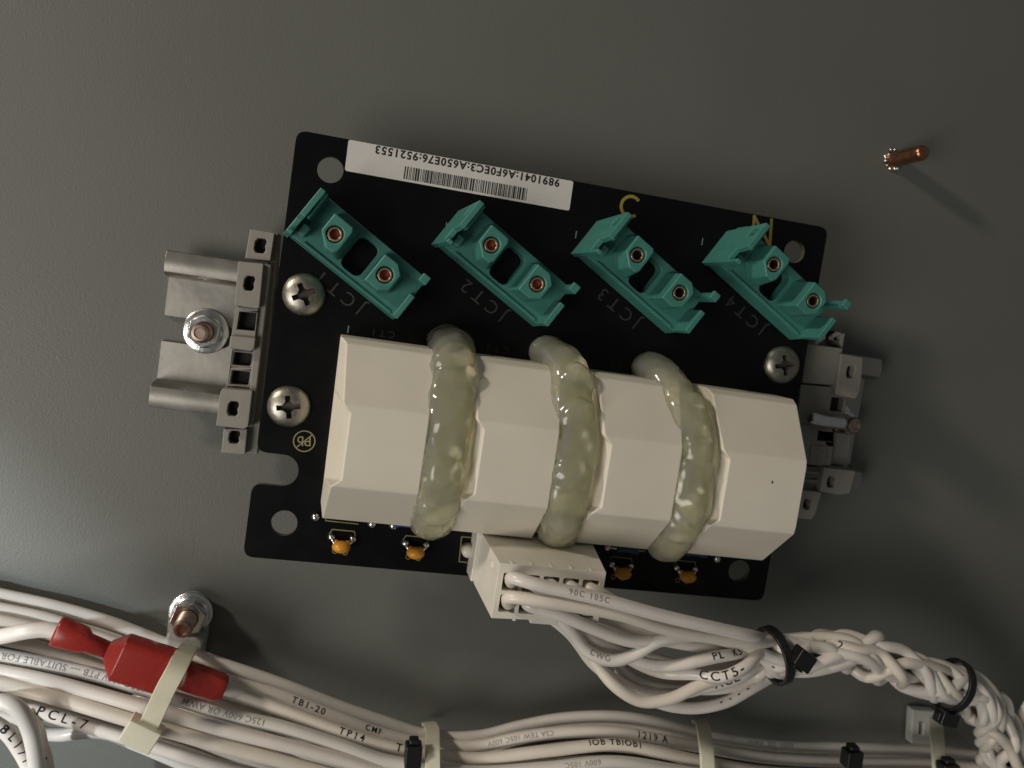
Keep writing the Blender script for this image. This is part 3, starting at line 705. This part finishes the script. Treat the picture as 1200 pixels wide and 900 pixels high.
# upper harness: ten wires leave the plug, loop, pass two black ties and twist together
def hole(k, r_): return PU0+1.3+pit*k+pit/2-.15, PV0+2.6+r_*6.0+2.4
loops = [
 ((0, 0), [(601, 677, 64), (622, 683, 66), (647, 689, 66), (712, 704, 65), (774, 721, 63), (839, 736, 60), (880, 745, 56)], [('90C 105C', (690, 698), 1.6, GY, False, .1, 0, 1.3)], 80, 'uppermost white wire leaving the plug, with grey print'),
 ((0, 1), [(597, 700, 63), (625, 703, 65), (660, 708, 65), (725, 720, 63), (777, 736, 60), (822, 745, 58), (880, 753, 55)], [], 45, 'second white wire leaving the plug from its lower left opening'),
 ((1, 1), [(627, 712, 58), (660, 722, 59), (692, 735, 59), (738, 751, 58), (774, 751, 57), (822, 744, 54), (876, 750, 50)], [], 110, 'third white wire down from the plug, running straight into the tie'),
 ((2, 1), [(640, 712, 53), (665, 734, 54), (690, 764, 55), (717, 774, 56), (742, 768, 57), (770, 752, 58), (812, 745, 57), (870, 757, 52)], [('CWG', (708, 757), 1.8, GY, False, .3, .01, 1.2)], 10, 'white wire dipping then rising across its neighbours right of the plug'),
 ((3, 1), [(650, 706, 50), (668, 729, 51), (690, 748, 52), (722, 762, 51), (760, 778, 53), (790, 780, 55), (820, 774, 56), (850, 768, 55), (885, 766, 50)], [('PL  K5', (850, 768), 2.1, BK, False, .2, .04, 1.3)], -30, 'white wire marked PL rising into the first black tie'),
 ((4, 1), [(660, 706, 48), (684, 752, 48), (703, 783, 50), (722, 805, 52), (752, 822, 53), (785, 819, 54), (820, 803, 54), (856, 791, 53), (884, 775, 50)], [], 160, 'outermost white wire loop hanging below the plug'),
 ((1, 0), [(634, 690, 58), (665, 708, 56), (700, 735, 52), (735, 770, 48), (775, 788, 47), (815, 790, 53), (846, 793, 57), (872, 782, 57), (892, 766, 52)], [('CCT5-', (848, 792), 2.6, BK, False, .1, .05, 1.25)], -75, 'white wire marked CT5 left of the first black tie'),
 ((2, 0), [(655, 692, 58), (690, 712, 56), (716, 745, 48), (728, 784, 44), (760, 803, 44), (800, 808, 46), (840, 803, 48), (872, 791, 49), (896, 776, 46)], [('- ACL', (845, 801), 2.6, BK, False, .2, .04, 1.2)], -120, 'white wire curving just inside the outer loop'),
 ((3, 0), [(680, 694, 58), (705, 712, 54), (720, 750, 44), (732, 795, 40), (768, 822, 41), (810, 830, 43), (850, 823, 44), (880, 807, 44), (905, 792, 42)], [('- - - -', (858, 819), 2.2, BK, False, .2, .04, 1.4)], -155, 'lowest white wire of the loops, passing nearest the lower bundle'),
 ((3, 0), [(684, 702, 52), (700, 735, 46), (716, 765, 43), (748, 795, 40), (800, 806, 41), (850, 806, 43), (888, 792, 43)], [], 20, 'white wire low in the middle of the loops, behind the others'),
 ((2, 1), [(655, 716, 50), (690, 728, 48), (722, 745, 46), (758, 768, 46), (805, 781, 47), (850, 781, 47), (888, 770, 46)], [], 200, 'white wire crossing the open middle of the loops'),
 ((4, 1), [(672, 712, 54), (700, 722, 54), (735, 736, 53), (770, 748, 52), (815, 757, 51), (860, 762, 50), (888, 764, 48)], [], 60, 'white wire filling the gap under the two uppermost harness wires'),
 ((1, 1), [(632, 714, 50), (668, 742, 49), (696, 778, 48), (722, 797, 47), (756, 812, 46), (800, 812, 47), (845, 798, 47), (882, 780, 46)], [], 140, 'white wire just inside the outermost loop below the plug'),
 ((4, 0), [(702, 694, 58), (722, 706, 56), (750, 718, 54), (795, 732, 52), (840, 745, 50), (885, 757, 46)], [], 185, 'white wire from the rightmost upper opening of the plug'),
]
ctr = [W(*p) for p in ((905, 768, 48), (935, 768, 47), (975, 764, 46), (1015, 766, 45), (1055, 782, 44), (1095, 797, 42), (1125, 806, 40), (1152, 832, 37), (1176, 868, 33), (1186, 905, 28), (1190, 940, 24))]
cpath = spline(ctr, 4.0)
def frame(i):
    a = cpath[max(i-1, 0)]; b = cpath[min(i+1, len(cpath)-1)]; t_ = (b-a).normalized()
    n1 = Vector((0, 0, 1)).cross(t_).normalized(); return cpath[i], n1, t_.cross(n1)*-1
CL = len(cpath)
tie1, tie2 = 0, min(range(CL), key=lambda i: (cpath[i]-ctr[6]).length)
for wi, ((hk, hr), lp, pr, ph, lb) in enumerate(loops):
    hu, hv = hole(hk, hr)
    pts = [B(hu, hv, 18), B(hu, hv, 25), B(hu+.3, hv+.1, 30)]
    pts += [W(x, y, z) for x, y, z in lp]
    order = sorted(range(14), key=lambda q: loops[q][3])
    inner = wi in (2, 7, 12)
    rg = random.Random(wi*11+3); off = rg.uniform(0, 9)
    a0 = math.radians(loops[wi][3]) if inner else 2*math.pi*[q for q in order if q not in (2, 7, 12)].index(wi)/11-math.pi
    hand = -1 if wi in (1, 4, 8, 10) else 1
    for i in range(0, CL, 2):
        s = i/(CL-1); c, n1, n2 = frame(i)
        sq = min(abs(i-tie1), abs(i-tie2), 12)/12
        R_ = (2.2 if inner else 4.7)+sq*(1.9+hand*1.5*math.sin(s*44+off*.3)+.8*math.sin(off+s*23))
        if i > tie2 and not inner: R_ = R_*(1.1+.22*math.sin((i-tie2)*.9+wi))
        a = a0-hand*2*math.pi*s*2.4 + 1.25*math.sin(off*2+s*(15+wi%4*4))*(.2+.8*sq)
        pts.append(c+n1*math.cos(a)*R_+n2*math.sin(a)*R_)
    make_wire(pts, 1.78, lb, 'white wires of the plug harness', pr)

harness = HPATHS[-14:]
for txt, px in (('9-2', (975, 748)), ('1', (968, 793)), ('- 4', (912, 785)), ('P K', (1045, 770))):      # marks on whichever wire lies outermost there
    best = None
    for o_, path_, r_ in harness:
        for i in range(4, len(path_)-4):
            p = path_[i]; q = W(px[0], px[1], p.z)
            if (p-q).length < 1.6 and (best is None or p.z > best[0]): best = (p.z, o_, path_, r_)
    if best: wire_print(best[1], best[2], best[3], txt, px, 2.5, BK, False, 0.0, .04, 1.5)
# ------------------------------------------------------------------ zip ties
def ring_tie(c, axis, ry, rz, wid, th, m, label, group, head, headsize, tilt=0.0, full=True):
    axis = Vector(axis).normalized(); n1 = Vector((0, 0, 1)).cross(axis).normalized(); n2 = axis.cross(n1)
    N = 44; path = [c+n1*math.cos(2*math.pi*i/N)*ry+n2*math.sin(2*math.pi*i/N)*rz for i in range(N+1)]
    t = thing('zip_tie', c-Vector((0, 0, rz)), label, 'zip tie', group)
    mesh('strap', *ribbon(path, wid, th, axis), m, t, bevel=0.25)
    hc, a, la, lb_, lc_ = head
    X = (axis*math.cos(a)+n1*math.sin(a)); Y = (n1*math.cos(a)-axis*math.sin(a))
    g = geo_join(box(-la/2, la/2, -lb_/2, lb_/2, -lc_/2, lc_/2), box(-la/2-.8, -la/2, -lb_*.3, lb_*.3, -lc_*.3, lc_*.3))
    h = mesh('head', *xf(g, lambda v: hc+X*v.x+Y*v.y+Vector((0, 0, v.z))), m, t, bevel=0.5)
    return t
ax1 = (ctr[1]-ctr[0]).normalized(); ax1 = (ax1+Vector((0, .28, 0))).normalized()
ring_tie(W(907, 768, 48), ax1, 8.4, 8.2, 2.9, 1.1, 'black', 'black zip tie nearest the plug on the twisted harness', 'black ties on the twisted harness',
         (W(940, 772, 56), .75, 5.4, 6.4, 4.6), None)
ax2 = (W(1150, 822, 40)-W(1100, 800, 40)).normalized()
ring_tie(W(1116, 803, 40), ax2, 8.4, 8.0, 2.6, 1.1, 'black', 'black zip tie farther right on the twisted harness, above the bottom wires', 'black ties on the twisted harness',
         (W(1109, 841, 44), .15, 6.4, 4.4, 4.6), None)
def arch_tie(pts, axis, wid, th, label, mats='tie', head=None):
    path = spline([W(*p) for p in pts], 1.2)
    t = thing('zip_tie', W(pts[0][0], pts[0][1], 1), label, 'zip tie', 'cream zip ties round the lower bundle')
    mesh('strap', *ribbon(path, wid, th, axis), mats, t, bevel=0.3, seg=3)
    if head:
        (hx, hy, hz), ang, la, lb_, lc_ = head; hc = W(hx, hy, hz)
        g = geo_join(box(-la/2, la/2, -lb_/2, lb_/2, -lc_/2, lc_/2), box(-la*.3, la*.3, -lb_/2-.7, -lb_/2, -lc_*.3, lc_*.35))
        ca, sa = math.cos(ang), math.sin(ang)
        mesh('head', *xf(g, lambda v: hc+Vector((v.x*ca-v.y*sa, v.x*sa+v.y*ca, v.z))), mats, t, bevel=1.1, seg=4)
    return t
arch_tie([(222, 757, 10), (219, 762, 22), (214, 770, 32), (206, 786, 37), (194, 808, 39), (183, 832, 40.5), (172, 855, 40)], (.9, -.40, 0), 5.4, 1.3,
         'cream zip tie with square head strapped over the red connector', head=((166, 859, 40), math.radians(-33), 9.2, 6.6, 5.5))
arch_tie([(502, 848, 3), (505, 851, 10), (507, 857, 17), (507, 866, 24), (507, 880, 31), (507, 900, 35), (507, 930, 36)], (1, 0, 0), 4.6, 1.3,
         'cream zip tie just right of the small black tie head, middle of the photo')
arch_tie([(818, 845, 3), (822, 847, 10), (824, 852, 17), (826, 864, 24), (828, 880, 30), (829, 900, 33), (829, 930, 34)], (1, -.1, 0), 4.8, 1.3,
         'cream zip tie round the lower bundle below the twisted harness loops')
arch_tie([(1096, 842, 3), (1097, 852, 12), (1098, 864, 19), (1099, 880, 25), (1100, 900, 29), (1100, 930, 30)], (1, -.1, 0), 4.8, 1.3,
         'cream zip tie hanging from the milky tab below the second black tie')
# milky mounting tabs
o = W(1082, 850, 0)
t = thing('tie_mount', o, 'milky plastic tie mount tab with a slot, half hidden below the second black tie', 'tie mount', 'milky tie mounts')
mesh('tab', *holed(rectpoly([(1070, 832), (1098, 834), (1096, 874), (1068, 872)], 5), [rectpoly([(1078, 846), (1083, 847), (1082, 862), (1077, 861)], 5)], 1, 5), 'clear', t, bevel=.5)
o = W(222, 730, 0)
t = thing('tie_mount', o, 'milky plastic tie mount held by the nut above the red connector', 'tie mount', 'milky tie mounts')
out = [tuple(W(x, y, 3).xy) for x, y in ((198, 720), (203, 706), (215, 697), (229, 696), (241, 703), (245, 718), (243, 745), (238, 772), (205, 766), (194, 757))]
mesh('tab', *holed(round_outline(out, 1.0, 3), [circ(W(226, 713, 3).x, W(226, 713, 3).y, 3.2, 16)], 0.1, 3.0), 'clear', t, bevel=.4)
out = [tuple(W(x, y, 9).xy) for x, y in ((195, 742), (240, 748), (236, 772), (192, 762))]
mesh('saddle', *prism(out, 3.02, 9), 'clear', t, bevel=1.2, seg=3)
# black tie heads in the lower bundle
for (x, y, z, w2, h2, lb) in ((484, 884, 33, 5.0, 7.0, 'small black zip tie head left of the middle cream tie in the lower bundle'),
                      (998, 888, 31, 5.8, 6.0, 'square black zip tie head in the lower bundle, between two cream ties'),
                      (1110, 902, 31, 6.4, 5.2, 'black zip tie head at the bottom edge, right of the rightmost cream tie'),
                      (1182, 903, 31, 5.5, 4.5, 'black zip tie head cut by the frame in the bottom right corner')):
    c = W(x, y, z)
    t = thing('zip_tie', c, lb, 'zip tie', 'black zip ties in the lower bundle')
    X = Vector((math.cos(BA*.6), math.sin(BA*.6), 0)); Y = Vector((-X.y, X.x, 0))
    mesh('head', *xf(geo_join(box(-w2/2, w2/2, -h2/2, h2/2, -2.5, 2.6), box(-w2*.3, w2*.3, h2/2, h2/2+1.6, -2.0, 1.6)), lambda v: c+X*v.x+Y*v.y+Vector((0, 0, v.z))), 'black', t, bevel=.6, seg=3)

# ------------------------------------------------------------------ red insulated connector
ra = W(66, 739, 30); rbp = W(248, 798, 28)
t = thing('spade_connector', W(160, 770, 22), 'red insulated spade connector strapped down by the cream tie at lower left', 'connector')
RX = (rbp-ra); RX.z = 0; RX.normalize(); RY = Vector((-RX.y, RX.x, 0)); RLn = (rbp-ra).length
def rp(a, b, z): return ra+RX*a+RY*b+Vector((0, 0, z))
def loft(secs, n=20, flat=2.6):                # (a, centre b, half width, half height, centre z); rounded box sections
    V, Fc = [], []
    for (a, cb, hw, hh, cz) in secs:
        for k in range(n):
            th = 2*math.pi*k/n; c_, s_ = math.cos(th), math.sin(th)
            e = 2/flat; V.append(rp(a, cb+hw*math.copysign(abs(c_)**e, c_), cz+hh*math.copysign(abs(s_)**e, s_)))
    for i in range(len(secs)-1):
        for k in range(n): Fc.append((i*n+k, i*n+(k+1) % n, (i+1)*n+(k+1) % n, (i+1)*n+k))
    Fc.append(tuple(range(n))[::-1]); Fc.append(tuple(range((len(secs)-1)*n, len(secs)*n))); return V, Fc
mesh('barrel', *loft([(0, 0, 4.2, 3.0, 0), (.8, 0, 4.3, 3.2, 0), (7.5, 0, 3.6, 3.0, 0), (9.0, -.3, 2.6, 2.4, 0), (16, -.4, 2.2, 2.0, 0)]), 'red', t, smooth=True)
mesh('sleeve', *loft([(14.5, -.4, 2.4, 2.1, 0), (17.5, -.6, 5.4, 3.4, .6), (18.5, -.6, 6.4, 3.8, 1), (31.5, -.2, 6.4, 3.8, 1), (34.5, 0, 5.8, 3.4, .8), (35.5, 0, 5.0, 3.0, .5)], flat=5), 'red', t, bevel=.3)
mesh('tip', *loft([(35.2, 0, 3.6, 2.6, 0), (39, 0, 3.8, 2.8, 0), (46.5, .1, 3.7, 2.7, 0), (48.5, .1, 3.2, 2.3, 0), (49.0, .1, 2.6, 2.0, 0)], flat=5), 'red', t, smooth=True)
make_wire([W(-30, 748, 26), W(0, 746, 28), W(30, 740, 30), W(55, 738, 30), W(80, 743, 30)], 2.2, 'white wire entering the left end of the red connector', 'white wires of the lower bundle')
make_wire([W(236, 795, 28), W(262, 806, 25), W(300, 818, 21), W(350, 836, 20), (W(400, 853, 20))], 2.1, 'white wire leaving the right end of the red connector', 'white wires of the lower bundle')
